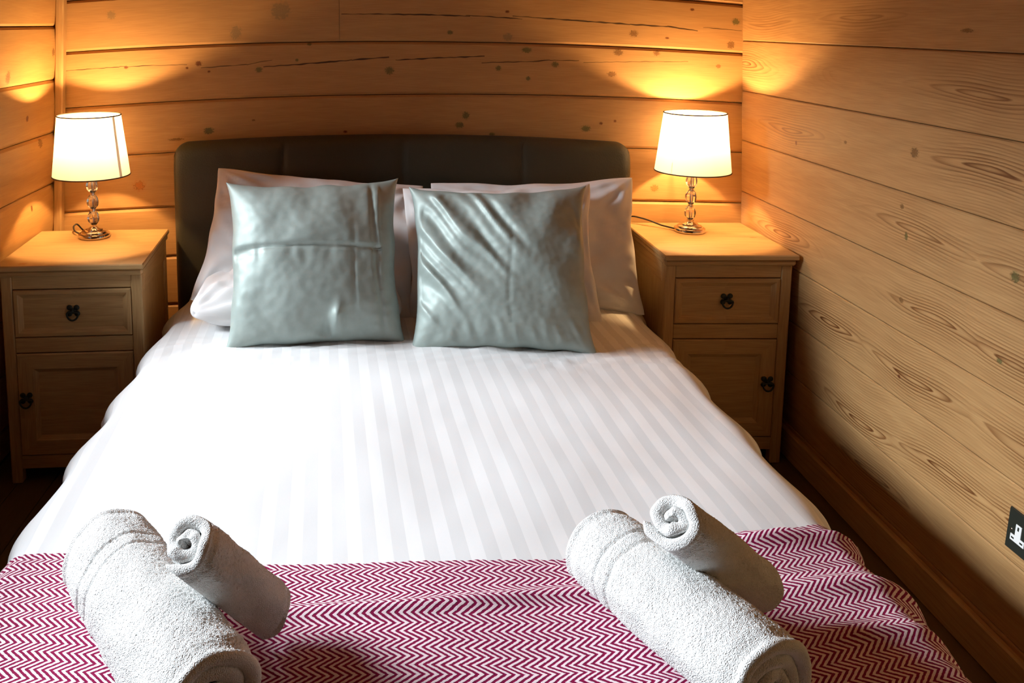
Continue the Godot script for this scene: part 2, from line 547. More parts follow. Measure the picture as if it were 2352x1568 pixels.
	back.box(Vector3(right_x(0.05) - 0.010, 0.045, ROOM_Z / 2.0 + 0.01), Vector3(0.018, 0.09, ROOM_Z - 0.05), 0.004, 2)
	part("board", back, M.pine, bb)
	var tr := structure("trim_1", "narrow vertical pine corner batten at the left end of the back wall", "trim")
	back = MB.new()
	var lean := Transform3D(Basis(Vector3(0, 0, 1), -0.06), Vector3(left_x(1.155) + 0.018, 1.155, 0.018))
	back.box(Vector3.ZERO, Vector3(0.028, 2.3, 0.034), 0.004, 1, 0.4, lean)
	part("batten", back, M.pine, tr)


# ------------------------------------------------------------------ the bed
const BC := 0.09

# surface of the made bed: s across (arc length from the middle), z along; off lifts it
func bed_at(s: float, z: float, off: float) -> Vector3:
	var flat := 0.672
	var rad := 0.075 + off
	var a := absf(s)
	var top := 0.497 + off - 0.022 * pow(minf(a / flat, 1.0), 3.0)
	top += 0.0045 * NZ.get_noise_2d(s * 3.0, z * 2.2) + 0.0006 * NZ.get_noise_2d(s * 12.0 + 30.0, z * 8.0)
	var x := a
	var y := top
	if a > flat:
		var g := (a - flat) / rad
		var puff := 0.011 * sin(z * 23.0 + (0.0 if s < 0.0 else 1.7)) + 0.008 * NZ.get_noise_2d(z * 5.0, signf(s) * 9.0)
		if g < PI / 2.0:
			x = flat + (rad + puff * g) * sin(g)
			y = top - rad * (1.0 - cos(g))
		else:
			x = flat + rad + puff * PI / 2.0 + 0.01 * NZ.get_noise_2d(z * 7.0, a * 6.0)
			y = top - rad - (a - flat - rad * PI / 2.0)
	var zz := z
	if z > 2.0:
		var g := (z - 2.0) / 0.08
		if g < PI / 2.0:
			zz = 2.0 + 0.08 * sin(g)
			y -= 0.08 * (1.0 - cos(g))
		else:
			zz = 2.08
			y -= 0.08 + (z - 2.0 - 0.08 * PI / 2.0)
	return Vector3(BC + x * signf(s), maxf(y, 0.06), zz)

func make_bed() -> void:
	var bed := thing("bed", "dark upholstered double bed frame with a padded leather headboard", "bed")
	var mb := MB.new()
	mb.box(Vector3(BC, 0.235, 1.09), Vector3(1.40, 0.25, 1.88), 0.02)
	part("base", mb, M.leather, bed)
	for x in [-0.62, 0.62]:
		for z in [0.2, 1.95]:
			mb = MB.new()
			mb.lathe([Vector2(0.0, 0.0), Vector2(0.022, 0.0), Vector2(0.032, 0.112), Vector2(0, 0.112)], 16, Vector3(BC + x, 0, z))
			part("leg", mb, M.dark_wood, bed)
	# headboard: four padded panels between sewn seams, bowed top edge with rounded shoulders
	var x0 := -0.70
	var x1 := 0.852
	var seams := [-0.325, 0.077, 0.478]
	var nu := 150
	var nv := 46
	var top := func(x: float) -> float:
		var c := (x - 0.075) / 0.776
		var t := 0.985 - 0.028 * c * c
		var e := minf(x - x0, x1 - x)
		if e < 0.05:
			t -= 0.05 - sqrt(maxf(0.0, 0.0025 - (0.05 - e) * (0.05 - e)))
		return t
	var hb := MB.new()
	for side in [1, -1]:
		var pts := PackedVector3Array()
		var uvs := PackedVector2Array()
		for j in nv:
			for i in nu:
				var x := lerpf(x0, x1, 0.5 - 0.5 * cos(PI * i / (nu - 1.0)) if side < 0 else float(i) / (nu - 1))
				if side > 0:
					x = lerpf(x0, x1, float(i) / (nu - 1))
				var ty: float = top.call(x)
				var t := float(j) / (nv - 1)
				var f := 1.0 - pow(1.0 - t, 2.0)
				var y := lerpf(0.16, ty, f)
				var e := minf(minf(x - x0, x1 - x), ty - y)
				var edge := sqrt(maxf(0.0, 1.0 - pow(1.0 - clampf(e / 0.035, 0.0, 1.0), 2.0)))
				var z: float = 0.068 + side * 0.042 * edge
				if side > 0:
					var near := 1.0
					for q in seams:
						near = minf(near, absf(x - q))
					z -= 0.004 * bump(near, 0.0, 0.008) + 0.002 * bump(near, 0.0, 0.03)
					z += 0.0015 * NZ.get_noise_2d(x * 5.0, y * 5.0)
					z -= 0.03 * sstep(0.85, 1.0, y)
				else:
					z -= 0.03 * sstep(0.85, 1.0, y)
				pts.append(Vector3(x, y, maxf(z, 0.012)))
				uvs.append(Vector2(x, y))
		hb.grid(pts, nu, nv, uvs, false, false, side > 0)
	var head := part("headboard", hb, M.leather, bed)
	for q in seams:
		var st := MB.new()
		var path := []
		for k in 20:
			var y: float = lerpf(0.3, top.call(q) - 0.012, k / 19.0)
			path.append(Vector3(q, y, 0.1045 - 0.03 * sstep(0.85, 1.0, y)))
		st.tube(path, 0.0009, 6)
		part("seam", st, M.leather, head)

	# duvet
	mb = MB.new()
	nu = 150
	nv = 190
	var pts := PackedVector3Array()
	var uvs := PackedVector2Array()
	for j in nv:
		var z := lerpf(0.125, 2.30, float(j) / (nv - 1))
		for i in nu:
			var s := lerpf(-1.02, 1.02, float(i) / (nu - 1))
			var p := bed_at(s, z, 0.0)
			if absf(s) < 0.72 and z < 2.0:
				p.y += 0.0022 * bump(z, 0.80 + 0.01 * sin(s * 6.0), 0.006)
				p.y += 0.005 * bump(s, 0.36, 0.10) * bump(z, 0.80, 0.06) * NZ.get_noise_2d(s * 40.0 + z * 30.0, z * 20.0)
				p.y += 0.005 * bump(s, -0.33, 0.07) * bump(z, 0.80, 0.04) * NZ.get_noise_2d(s * 40.0, z * 46.0)
				p.y += 0.006 * bump(z, 0.70, 0.10) * NZ.get_noise_2d(s * 5.0, z * 34.0 + s * 8.0)
			pts.append(p)
			uvs.append(Vector2((s - 0.068 * z) / 0.05, z / 0.4))
	mb.grid(pts, nu, nv, uvs)
	tag(part("duvet", mb, M.duvet, self), "white duvet with tone-on-tone satin stripes spread over the bed", "duvet")

	# throw
	mb = MB.new()
	nu = 220
	nv = 110
	pts = PackedVector3Array()
	uvs = PackedVector2Array()
	for j in nv:
		var t := float(j) / (nv - 1)
		for i in nu:
			var s := lerpf(-0.95, 1.02, float(i) / (nu - 1))
			var zb := throw_edge(s)
			var z := lerpf(zb, 2.35, t)
			var p := bed_at(s, z, 0.007)
			p.y += throw_folds(s, z)
			if s > 0.70:
				p.x += 0.014 * sin((z - 0.2 * s) * 52.0) * sstep(0.70, 0.80, s)
			if t < 0.02:
				p.y -= 0.004
				p.z += 0.003 * NZ.get_noise_2d(s * 60.0, 2.0)
			pts.append(p)
			uvs.append(Vector2(s / 0.192, (z - zb) / 0.192))
	mb.grid(pts, nu, nv, uvs)
	tag(part("throw", mb, M.throw, self), "crimson and cream herringbone throw across the foot of the bed", "throw")

func throw_edge(s: float) -> float:
	var e := 1.545 + 0.062 * sstep(-0.75, -0.25, s)
	e -= 0.21 * pow(sstep(0.02, 1.05, s), 1.3) 
	return e

func throw_folds(s: float, z: float) -> float:
	var h := 0.0
	var line := 1.722 - 0.05 * sstep(-0.1, 0.35, s)
	h += 0.012 * bump(z, line, 0.014) * bump(s, 0.0, 0.32)
	h += 0.018 * bump(z, 1.53 - 0.10 * (s - 0.6), 0.018) * sstep(0.44, 0.6, s)
	h += 0.014 * bump(z, 1.645 - 0.15 * (s - 0.6), 0.02) * sstep(0.5, 0.65, s)
	h += 0.011 * bump(z, 1.75 - 0.15 * (s - 0.6), 0.02) * sstep(0.5, 0.62, s)
	h += 0.006 * bump(z, 1.84 + 0.1 * s, 0.02) * bump(s, 0.25, 0.2)
	return h


# ------------------------------------------------------------------ pillows and cushions
# a stuffed case of w by h, t thick; shape(u, v, front) adds along its normal
func pillow(w: float, h: float, t: float, pin: float, seed_at: float, shape: Callable, nn := 56, power := 0.42, ear := 0.0) -> MB:
	var mb := MB.new()
	for side in [1, -1]:
		var pts := PackedVector3Array()
		var uvs := PackedVector2Array()
		for j in nn:
			var v := sin(PI / 2.0 * lerpf(-1.0, 1.0, float(j) / (nn - 1)))
			for i in nn:
				var u := sin(PI / 2.0 * lerpf(-1.0, 1.0, float(i) / (nn - 1)))
				var px := pin * (1.0 - v * v) + 0.018 * NZ.get_noise_2d(v * 1.7 + seed_at, signf(u) * 3.0) * (1.0 - v * v)
				var py := pin * (1.0 - u * u) + 0.03 * NZ.get_noise_2d(u * 1.7 + seed_at, signf(v) * 5.0 + 20.0) * (1.0 - u * u)
				var x := w / 2.0 * u * (1.0 - px * absf(u))
				var y := h / 2.0 * v * (1.0 - py * absf(v))
				var tip := 1.0 + ear * pow(absf(u * v), 9.0)
				x *= tip
				y *= tip
				var k := maxf(0.0, (1.0 - u * u) * (1.0 - v * v))
				var z := t / 2.0 * pow(k, power)
				var d: float = shape.call(u, v, side > 0) * minf(1.0, k * 9.0)
				pts.append(Vector3(x, y, side * z + d))
				uvs.append(Vector2(u * w / 2.0, v * h / 2.0))
		mb.grid(pts, nn, nn, uvs, false, false, side > 0)
	return mb

func lean(at: Vector3, back_deg: float, yaw_deg := 0.0, roll_deg := 0.0) -> Transform3D:
	var b := Basis(Vector3.UP, deg_to_rad(yaw_deg)) * Basis(Vector3.RIGHT, deg_to_rad(-back_deg)) * Basis(Vector3(0, 0, 1), deg_to_rad(roll_deg))
	return Transform3D(b, at)

func make_pillows() -> void:
	var soft := func(k: float) -> Callable:
		return func(u: float, v: float, front: bool) -> float:
			var d := 0.012 * NZ.get_noise_2d(u * 1.6 + k, v * 1.6 + (3.0 if front else 60.0)) + 0.005 * NZ.get_noise_2d(u * 5.0 + v * 2.0 + k * 3.0, v * 4.0)
			# creases drawn from the corners
			for c in [[-1.0, -1.0], [1.0, -1.0], [-1.0, 1.0], [1.0, 1.0]]:
				var dx: float = u - c[0]
				var dy: float = v - c[1]
				var r := sqrt(dx * dx + dy * dy)
				d += 0.006 * sin(atan2(dy, dx) * 13.0 + k) * bump(r, 0.38, 0.25)
			return d
	var list := [
		["white pillow lying flat at the left, under the leaning white pillow", lean(Vector3(-0.240, 0.578, 0.375), 80.0, 0.0, 0.0), 0.63, 0.45, 0.19, 1.3],
		["white pillow leaning behind the grey cushion with the seam across", lean(Vector3(-0.214, 0.690, 0.335), 36.0, 0.0, -5.5), 0.68, 0.45, 0.13, 4.1],
		["white pillow at the right end of the bed, next to the bedside table", lean(Vector3(0.494, 0.655, 0.285), 20.0, -2.0, 2.0), 0.66, 0.44, 0.13, 7.7],
		["white pillow directly behind the wrinkled satin cushion", lean(Vector3(0.366, 0.662, 0.405), 22.0, 0.0, 1.5), 0.59, 0.44, 0.12, 11.9]]
	for q in list:
		var mb := pillow(q[2], q[3], q[4], 0.075, q[5], soft.call(q[5]), 56, 0.42, -0.10 if q[5] < 2.0 else -0.02)
		var o := part("pillow", mb, M.cotton, self)
		o.transform = q[1]
		tag(o, q[0], "pillow", "white pillows against the headboard")

	# left cushion: flap seam across the middle and two lengthways folds
	var seam_y := func(u: float) -> float: return 0.10 + 0.05 * (1.0 - u * u) - 0.03 * u
	var left_shape := func(u: float, v: float, front: bool) -> float:
		var d := 0.006 * NZ.get_noise_2d(u * 1.5, v * 1.5 + (9.0 if front else 50.0)) + 0.0009 * NZ.get_noise_2d(u * 7.0, v * 7.0)
		if front:
			var sy: float = seam_y.call(u)
			if u < 0.80:
				d -= 0.006 * bump(v, sy, 0.024)
				d += 0.0016 * bump(v, sy - 0.08, 0.09) * sin(u * 23.0 + 4.0 * v + 3.0 * NZ.get_noise_2d(u * 3.0, 2.0))
				d += 0.003 * sstep(sy + 0.01, sy + 0.06, v)
			d -= 0.003 * bump(u, 0.46 + 0.02 * v, 0.02) * bump(v, -0.2, 0.6)
			d -= 0.006 * bump(u, 0.74 - 0.05 * v, 0.03)
			d += 0.022 * bump(u, 0.24 + 0.1 * (v + 0.7), 0.07) * bump(v, -0.72, 0.14)
			d -= 0.016 * bump(u, 0.10, 0.08) * bump(v, -0.86, 0.10)
			d -= 0.010 * bump(u, -0.97, 0.2) * bump(v, 0.08, 0.05)
		return d
	var cush := pillow(0.475, 0.455, 0.20, 0.045, 21.0, left_shape, 110, 0.40, 0.05)
	var c1 := part("cushion", cush, M.satin, self)
	c1.transform = lean(Vector3(-0.183, 0.692, 0.575), 25.0, 5.0, 0.5)
	tag(c1, "grey-green satin cushion with a straight seam across its middle", "cushion", "satin cushions in front of the pillows")
	var sp := MB.new()
	var path := []
	for k in 40:
		var u := lerpf(-0.95, 0.80, k / 39.0)
		var v: float = seam_y.call(u)
		var kk := (1.0 - u * u) * (1.0 - v * v)
		path.append(Vector3(0.475 / 2.0 * u * (1.0 - 0.045 * (1.0 - v * v) * absf(u)), 0.455 / 2.0 * v * (1.0 - 0.045 * absf(v)), 0.10 * pow(kk, 0.40) + (left_shape.call(u, v, true) as float) * minf(1.0, kk * 9.0) + 0.0005))
	sp.tube(path, 0.0012, 5)
	part("seam", sp, M.satin, c1)

	# right cushion: folds fanning from the upper left corner to the middle
	var right_shape := func(u: float, v: float, front: bool) -> float:
		var d := 0.006 * NZ.get_noise_2d(u * 1.5 + 8.0, v * 1.5 + (2.0 if front else 70.0)) + 0.0007 * NZ.get_noise_2d(u * 9.0, v * 9.0)
		if front:
			var along := (u + 1.0) * 0.66 + (1.0 - v) * 0.75
			var across := u * 0.75 + v * 0.66 + 0.10 * along * along * 0.4
			var wob := 0.5 * NZ.get_noise_2d(along * 0.6, across * 0.8) + 0.35 * NZ.get_noise_2d(along * 0.9 + 9.0, across * 2.4)
			var reach := sstep(0.08, 0.35, along) * (1.0 - sstep(0.95, 1.75, along)) * sstep(-1.15, -0.8, across) * (1.0 - sstep(0.35, 0.75, across))
			d += reach * (0.010 * (1.0 - 2.0 * pow(pow(sin(across * 9.5 + wob * 1.6), 2.0) + 0.015, 0.35)) + 0.0035 * sin(across * 36.0 + wob * 5.0))
			d -= 0.003 * bump(u, 0.10 + 0.03 * sin(v * 4.0), 0.025) * (1.0 - sstep(0.3, 0.6, v)) * (0.5 + 0.5 * NZ.get_noise_2d(v * 12.0, 1.0))
			var a2 := (1.0 - u) * 0.6 + (1.0 - v) * 0.8
			d += 0.008 * sin(((1.0 - u) * 0.8 - (1.0 - v) * 0.6) * 11.0) * bump(a2, 0.50, 0.30)
			d += 0.004 * NZ.get_noise_2d(u * 6.0 + v * 2.0, v * 2.0 + 7.0) * bump(v, -0.85, 0.2)
		return d
	var c2 := part("cushion", pillow(0.485, 0.455, 0.20, 0.055, 33.0, right_shape, 140, 0.40, 0.05), M.satin, self)
	c2.transform = lean(Vector3(0.335, 0.682, 0.600), 27.0, -5.0, 1.5)
	tag(c2, "grey-green satin cushion creased with diagonal folds from its corner", "cushion", "satin cushions in front of the pillows")


# ------------------------------------------------------------------ towels
func towel(label: String, at: Vector3, dir: Vector3, length: float, rad: float, turns: float, sd: float, band: bool) -> void:
	var mb := MB.new()
	var th := rad / (turns + 0.4)
	var xs := []
	var nx := int(length / 0.0017)
	for k in nx + 1:
		xs.append(lerpf(-length / 2.0, length / 2.0, float(k) / nx))
	var half := th * 0.57
	var loop := []
	for x in xs:
		loop.append([x, half, true])
	for k in range(1, 7):
		var a := PI * k / 7.0
		loop.append([length / 2.0 + sin(a) * half, cos(a) * half, false])
	loop.append([length / 2.0, -half, false])
	loop.append([-length / 2.0, -half, false])
	for k in range(1, 7):
		var a := PI * k / 7.0
		loop.append([-length / 2.0 - sin(a) * half, -cos(a) * half, false])
	# the last turn is what shows: it gets a fine net for the pile
	var qs := []
	var inner := int(30 * (turns - 1.0))
	for k in inner:
		qs.append((turns - 1.0) / turns * k / inner)
	var fine := int(TAU * rad / 0.0019)
	for k in fine + 1:
		qs.append((turns - 1.0 + float(k) / fine) / turns)
	var n_phi := qs.size() - 1
	var pts := PackedVector3Array()
	var uvs := PackedVector2Array()
	for j in n_phi + 1:
		var q: float = qs[j]
		var phi := TAU * turns * q
		var outer := q >= (turns - 1.0) / turns
		var thin := sqrt(clampf(minf(q, 1.0 - q) * 40.0, 0.0, 1.0))
		var r := th * 0.05 + th * phi / TAU + 0.0015 * NZ.get_noise_2d(phi * 1.1 + sd, 4.0)
		var slide := 0.008 * NZ.get_noise_2d(phi * 0.5 + sd, 11.0)
		for e in loop:
			var x: float = e[0]
			var rr: float = r + e[1] * thin
			if e[2]:
				rr += 0.0022 * NZ.get_noise_2d(x * 14.0 + sd, phi * 1.3)
				if outer:
					rr += 0.0011 * NZ.get_noise_2d(x * 330.0 + sd * 40.0, phi * r * 330.0) + 0.0004 * NZ.get_noise_2d(x * 150.0, phi * r * 150.0)
				var en := absf(x) / (length / 2.0)
				rr -= 0.004 * sstep(0.86, 1.0, en)
				if band:
					for b in [-0.30, -0.22]:
						rr -= 0.003 * bump(x, length * b, 0.0026)
			var a := phi + sd
			var y := maxf(rr * cos(a) * 0.93, -rad * 0.86)
			pts.append(Vector3(x + slide, y, rr * sin(a)))
			uvs.append(Vector2(x, phi * r))
	mb.grid(pts, loop.size(), n_phi + 1, uvs, true)
	var o := part("rolled_towel", mb, M.terry, self)
	var d := dir.normalized()
	var s := d.cross(Vector3.UP).normalized()
	o.transform = Transform3D(Basis(d, s.cross(d), s), at)
	tag(o, label, "towel", "rolled towels on the throw")

func towel_between(label: String, a: Vector3, b: Vector3, rad: float, turns: float, sd: float, band: bool) -> void:
	towel(label, (a + b) / 2.0, b - a, a.distance_to(b), rad, turns, sd, band)

func make_towels() -> void:
	towel_between("large rolled white towel on the throw, towards the left", Vector3(-0.402, 0.574, 1.690), Vector3(-0.196, 0.574, 1.965), 0.072, 3.2, 1.1, true)
	towel_between("small rolled white towel leaning on the left large towel", Vector3(-0.243, 0.705, 1.865), Vector3(-0.160, 0.552, 1.775), 0.042, 2.1, 2.6, false)
	towel_between("large rolled white towel on the throw, towards the right", Vector3(0.338, 0.574, 1.690), Vector3(0.466, 0.574, 1.945), 0.072, 3.2, 0.6, true)
	towel_between("small rolled white towel leaning on the right large towel", Vector3(0.392, 0.705, 1.815), Vector3(0.548, 0.552, 1.725), 0.044, 2.1, 3.4, false)


# ------------------------------------------------------------------ bedside tables
# a framed front with a sunk, bevel-edged field; x0..x1, y0..y1, front face at z
func framed(mb: MB, x0: float, x1: float, y0: float, y1: float, z: float, th: float, rim: float, slope: float, sink: float, off: float) -> void:
	var ring := func(e: float, d: float) -> Array:
		return [Vector3(x0 + e, y0 + e, z - d), Vector3(x1 - e, y0 + e, z - d), Vector3(x1 - e, y1 - e, z - d), Vector3(x0 + e, y1 - e, z - d)]
	var rings := [ring.call(0.0, th), ring.call(0.0, 0.003), ring.call(0.003, 0.0), ring.call(rim, 0.0), ring.call(rim + 0.002, 0.003), ring.call(rim + slope, sink)]
	for k in rings.size() - 1:
		for i in 4:
			var i2 := (i + 1) % 4
			var p := [rings[k][i], rings[k][i2], rings[k + 1][i2], rings[k + 1][i]]
			var w := []
			for q in p:
				w.append(Vector2(q.x, q.y + off + q.z) if i % 2 == 0 else Vector2(q.y + off * 1.3, q.x + off + q.z))
			var o := Vector3(0, 0, 1)
			if k == 0:
				o = [Vector3(0, -1, 0), Vector3(1, 0, 0), Vector3(0, 1, 0), Vector3(-1, 0, 0)][i]
			mb.face(p, o, w)
	var w2 := []
	for q in rings[5]:
		w2.append(Vector2(q.x + off, q.y + off * 2.1))
	mb.face(rings[5], Vector3(0, 0, 1), w2)

func iron_pull(parent: Node3D, at: Vector3) -> void:
	var mb := MB.new()
	for q in [[-0.010, 0.010], [0.010, 0.010], [-0.011, -0.008], [0.011, -0.008], [0.0, 0.0]]:
		mb.ball(at + Vector3(q[0], q[1], 0.002), Vector3(0.0085, 0.0085, 0.003), 12, 7)
	mb.ball(at + Vector3(0, 0.002, 0.006), Vector3(0.005, 0.005, 0.008), 10, 7)
	var path := []
	for k in 17:
		var a := PI * k / 16.0
		path.append(at + Vector3(cos(a) * 0.0165, -0.004 - sin(a) * 0.021, 0.010 + 0.003 * sin(a)))
	mb.tube(path, 0.0028, 8)
	path = [at + Vector3(-0.0165, -0.004, 0.010), at + Vector3(0.0, 0.0, 0.012), at + Vector3(0.0165, -0.004, 0.010)]
	mb.tube(path, 0.0028, 8)
	part("handle", mb, M.iron, parent)

func make_table(label: String, at: Vector3, turn: float, flip: float, W: float) -> void:
	var t := thing("bedside_table", label, "bedside table", at, "pine bedside tables")
	t.rotation.y = turn
	var D := 0.385
	var H := 0.672
	var mb := MB.new()
	mb.box(Vector3(0, H - 0.008, 0.006), Vector3(W + 0.020, 0.016, D + 0.030), 0.003, 0, at.x)
	part("top", mb, M.pine_top, t)
	mb = MB.new()
	mb.box(Vector3(0, H - 0.026, 0.003), Vector3(W + 0.011, 0.020, D + 0.018), 0.006, 0, at.x + 0.3)
	part("top_moulding", mb, M.pine, t)
	var f := D / 2.0
	for e in [-1.0, 1.0]:
		mb = MB.new()
		mb.box(Vector3(e * (W / 2.0 - 0.016), (H - 0.036) / 2.0, f - 0.016), Vector3(0.032, H - 0.036, 0.032), 0.003, 1, 0.2 * e)
		part("post", mb, M.pine, t)
		mb = MB.new()
		mb.box(Vector3(e * (W / 2.0 - 0.016), (H - 0.036) / 2.0, -f + 0.016), Vector3(0.032, H - 0.036, 0.032), 0.003, 1, 0.5 * e)
		part("post", mb, M.pine, t)
		mb = MB.new()
		mb.box(Vector3(e * (W / 2.0 - 0.012), 0.35, 0.0), Vector3(0.012, 0.56, D - 0.06), 0.001, 1, 0.7 * e)
		part("side_panel", mb, M.pine, t)
		for y in [0.085, 0.607]:
			mb = MB.new()
			mb.box(Vector3(e * (W / 2.0 - 0.009), y, 0.0), Vector3(0.018, 0.06, D - 0.063), 0.002, 2, 0.9 * e + y)
			part("side_rail", mb, M.pine, t)
	mb = MB.new()
	mb.box(Vector3(0, 0.35, -f + 0.008), Vector3(W - 0.06, 0.56, 0.008), 0.001, 1)
	part("back_panel", mb, M.pine, t)
	for q in [[0.597, 0.637, 0.4], [0.405, 0.450, 1.1], [0.045, 0.085, 1.9]]:
		mb = MB.new()
		mb.box(Vector3(0, (q[0] + q[1]) / 2.0, f - 0.013), Vector3(W - 0.0642, q[1] - q[0], 0.022), 0.002, 0, q[2])
		part("rail", mb, M.pine, t)
	var w := W / 2.0 - 0.0335
	mb = MB.new()
	framed(mb, -w, w, 0.453, 0.594, f + 0.001, 0.02, 0.012, 0.013, 0.009, 0.35 + at.x)
	var dr := part("drawer", mb, M.pine, t)
	iron_pull(dr, Vector3(0.0, 0.528, f - 0.007))
	mb = MB.new()
	framed(mb, -w, w, 0.088, 0.402, f + 0.001, 0.02, 0.046, 0.013, 0.009, 0.75 + at.x)
	var door := part("door", mb, M.pine, t)
	iron_pull(door, Vector3(flip * (w - 0.024), 0.268, f + 0.002))


# ------------------------------------------------------------------ lamps
func make_lamp(label: String, at: Vector3, tilt: float, cord: Array) -> void:
	var t := thing("table_lamp", label, "lamp", at, "lit crystal table lamps")
	t.rotation.z = tilt
	var mb := MB.new()
	mb.lathe([Vector2(0.0, 0.0), Vector2(0.049, 0.0), Vector2(0.0505, 0.002), Vector2(0.0505, 0.010), Vector2(0.049, 0.0125), Vector2(0.041, 0.0145), Vector2(0.040, 0.019), Vector2(0.038, 0.0205), Vector2(0.029, 0.0225), Vector2(0.027, 0.0265), Vector2(0.017, 0.029), Vector2(0.0115, 0.034), Vector2(0.0, 0.034)], 40)
	part("base", mb, M.chrome, t)
	var y := 0.034
	for k in 3:
		mb = MB.new()
		mb.lathe([Vector2(0.0, y), Vector2(0.0085, y), Vector2(0.0085, y + 0.0025), Vector2(0.0062, y + 0.004), Vector2(0.0085, y + 0.0055), Vector2(0.0085, y + 0.007), Vector2(0.0, y + 0.007)], 20)
		part("collar", mb, M.chrome, t)
		y += 0.007
		mb = MB.new()
		mb.lathe([Vector2(0.0, y), Vector2(0.0085, y), Vector2(0.0172, y + 0.011), Vector2(0.0190, y + 0.020), Vector2(0.0190, y + 0.027), Vector2(0.0165, y + 0.036), Vector2(0.0085, y + 0.046), Vector2(0.0, y + 0.046)], 7, Vector3.ZERO, true)
		part("crystal", mb, M.crystal, t)
		y += 0.046
	mb = MB.new()
	mb.tube([Vector3(0, 0.030, 0), Vector3(0, 0.11, 0), Vector3(0, y + 0.003, 0)], 0.0028, 10)
	part("rod", mb, M.chrome, t)
	mb = MB.new()
	mb.lathe([Vector2(0.0, y), Vector2(0.008, y), Vector2(0.008, y + 0.006), Vector2(0.013, y + 0.010), Vector2(0.013, y + 0.100), Vector2(0.0, y + 0.100)], 20)
	part("lamp_holder", mb, M.chrome, t)
	# shade: cloth cone with bound rims
	var lo := 0.205
	var hi := 0.398
	var rl := 0.120
	var rh := 0.098
	mb = MB.new()
	var prof := []
	for k in 9:
		prof.append(Vector2(lerpf(rl, rh, k / 8.0), lerpf(lo, hi, k / 8.0)))
	mb.lathe(prof, 64)
	var sh := part("lamp_shade", mb, M.shade, t)
	for e in [[rl, lo], [rh, hi]]:
		var path := []
		for k in 65:
			var a := TAU * k / 64.0
			path.append(Vector3(cos(a) * e[0], e[1], sin(a) * e[0]))
		mb = MB.new()
		mb.tube(path, 0.0021, 6)
		part("rim", mb, M.shade_rim, sh)
	mb = MB.new()
	var sa := 0.42
	var pts := PackedVector3Array()
	var uvs := PackedVector2Array()
	for k in 9:
		for i in 3:
			var r: float = prof[k].x + 0.0008
			var a := sa + (i - 1) * 0.05
			pts.append(Vector3(cos(a) * r, prof[k].y, sin(a) * r))
			uvs.append(Vector2(i, k))
	mb.grid(pts, 3, 9, uvs)
	part("seam", mb, M.shade, sh)
	mb = MB.new()
	for k in 3:
		var a := TAU * k / 3.0 + 0.4
		mb.tube([Vector3(cos(a) * 0.014, 0.232, sin(a) * 0.014), Vector3(cos(a) * 0.07, 0.236, sin(a) * 0.07), Vector3(cos(a) * 0.1155, 0.243, sin(a) * 0.1155)], 0.0012, 5)
	part("spider", mb, M.chrome, sh)
	# bulb and its light
	mb = MB.new()
	mb.lathe([Vector2(0.0, 0.293), Vector2(0.010, 0.294), Vector2(0.017, 0.312), Vector2(0.020, 0.336), Vector2(0.017, 0.356), Vector2(0.009, 0.372), Vector2(0.0, 0.376)], 24)
	part("bulb", mb, M.bulb, t)
	var l := OmniLight3D.new()
	l.name = "lamp_light"
	l.position = Vector3(0, 0.342, 0)
	l.light_color = Color(1.0, 0.79, 0.52)
	l.light_energy = LAMP
	l.light_size = 0.013
	l.omni_range = 8.0
	l.omni_attenuation = 2.0
	l.shadow_enabled = true
	t.add_child(l)
	mb = MB.new()
	var smooth := Curve3D.new()
	for q in cord:
		smooth.add_point(q)
	for k in smooth.point_count:
		var a := smooth.get_point_position(maxi(k - 1, 0))
		var b := smooth.get_point_position(mini(k + 1, smooth.point_count - 1))
		smooth.set_point_in(k, -(b - a) / 6.0)
		smooth.set_point_out(k, (b - a) / 6.0)
	mb.tube(Array(smooth.tessellate(4, 3.0)), 0.0028, 8)
	part("cord", mb, M.cord, t)


func make_socket() -> void:
	# double wall socket; local x along the wall towards the viewer, y up, z into the room
	var o := thing("wall_socket", "black double wall socket with white inserts low on the right wall", "socket", Vector3(right_x(0.347), 0.347, 1.345))
	o.basis = Basis(Vector3(0, 0, 1), Vector3.UP, Vector3(-1, 0, 0)) * Basis(Vector3.RIGHT, -0.048)
	var mb := MB.new()
	mb.box(Vector3(0, 0, 0.0035), Vector3(0.147, 0.088, 0.009), 0.003)
	part("plate", mb, M.plate, o)
	for e in [-1.0, 1.0]:
		mb = MB.new()
		mb.box(Vector3(e * 0.042, -0.014, 0.0086), Vector3(0.036, 0.013, 0.002), 0.0006)
		mb.box(Vector3(e * 0.042, 0.0045, 0.0086), Vector3(0.015, 0.026, 0.002), 0.0006)
		var ins := part("insert", mb, M.white_plastic, o)
		mb = MB.new()
		mb.box(Vector3(e * 0.042 - 0.011, -0.014, 0.0097), Vector3(0.007, 0.0035, 0.0006), 0.0001)
		mb.box(Vector3(e * 0.042 + 0.011, -0.014, 0.0097), Vector3(0.007, 0.0035, 0.0006), 0.0001)
		mb.box(Vector3(e * 0.042, 0.010, 0.0097), Vector3(0.004, 0.008, 0.0006), 0.0001)
		part("pin_holes", mb, M.plate, ins)
		mb = MB.new()
		mb.box(Vector3(e * 0.010, 0.014, 0.010), Vector3(0.011, 0.022, 0.005), 0.0015)
		part("rocker_switch", mb, M.white_plastic, o)
		mb = MB.new()
		mb.ball(Vector3(e * 0.060, 0.0, 0.008), Vector3(0.0025, 0.0025, 0.0012), 10, 7)
		part("screw", mb, M.chrome, o)


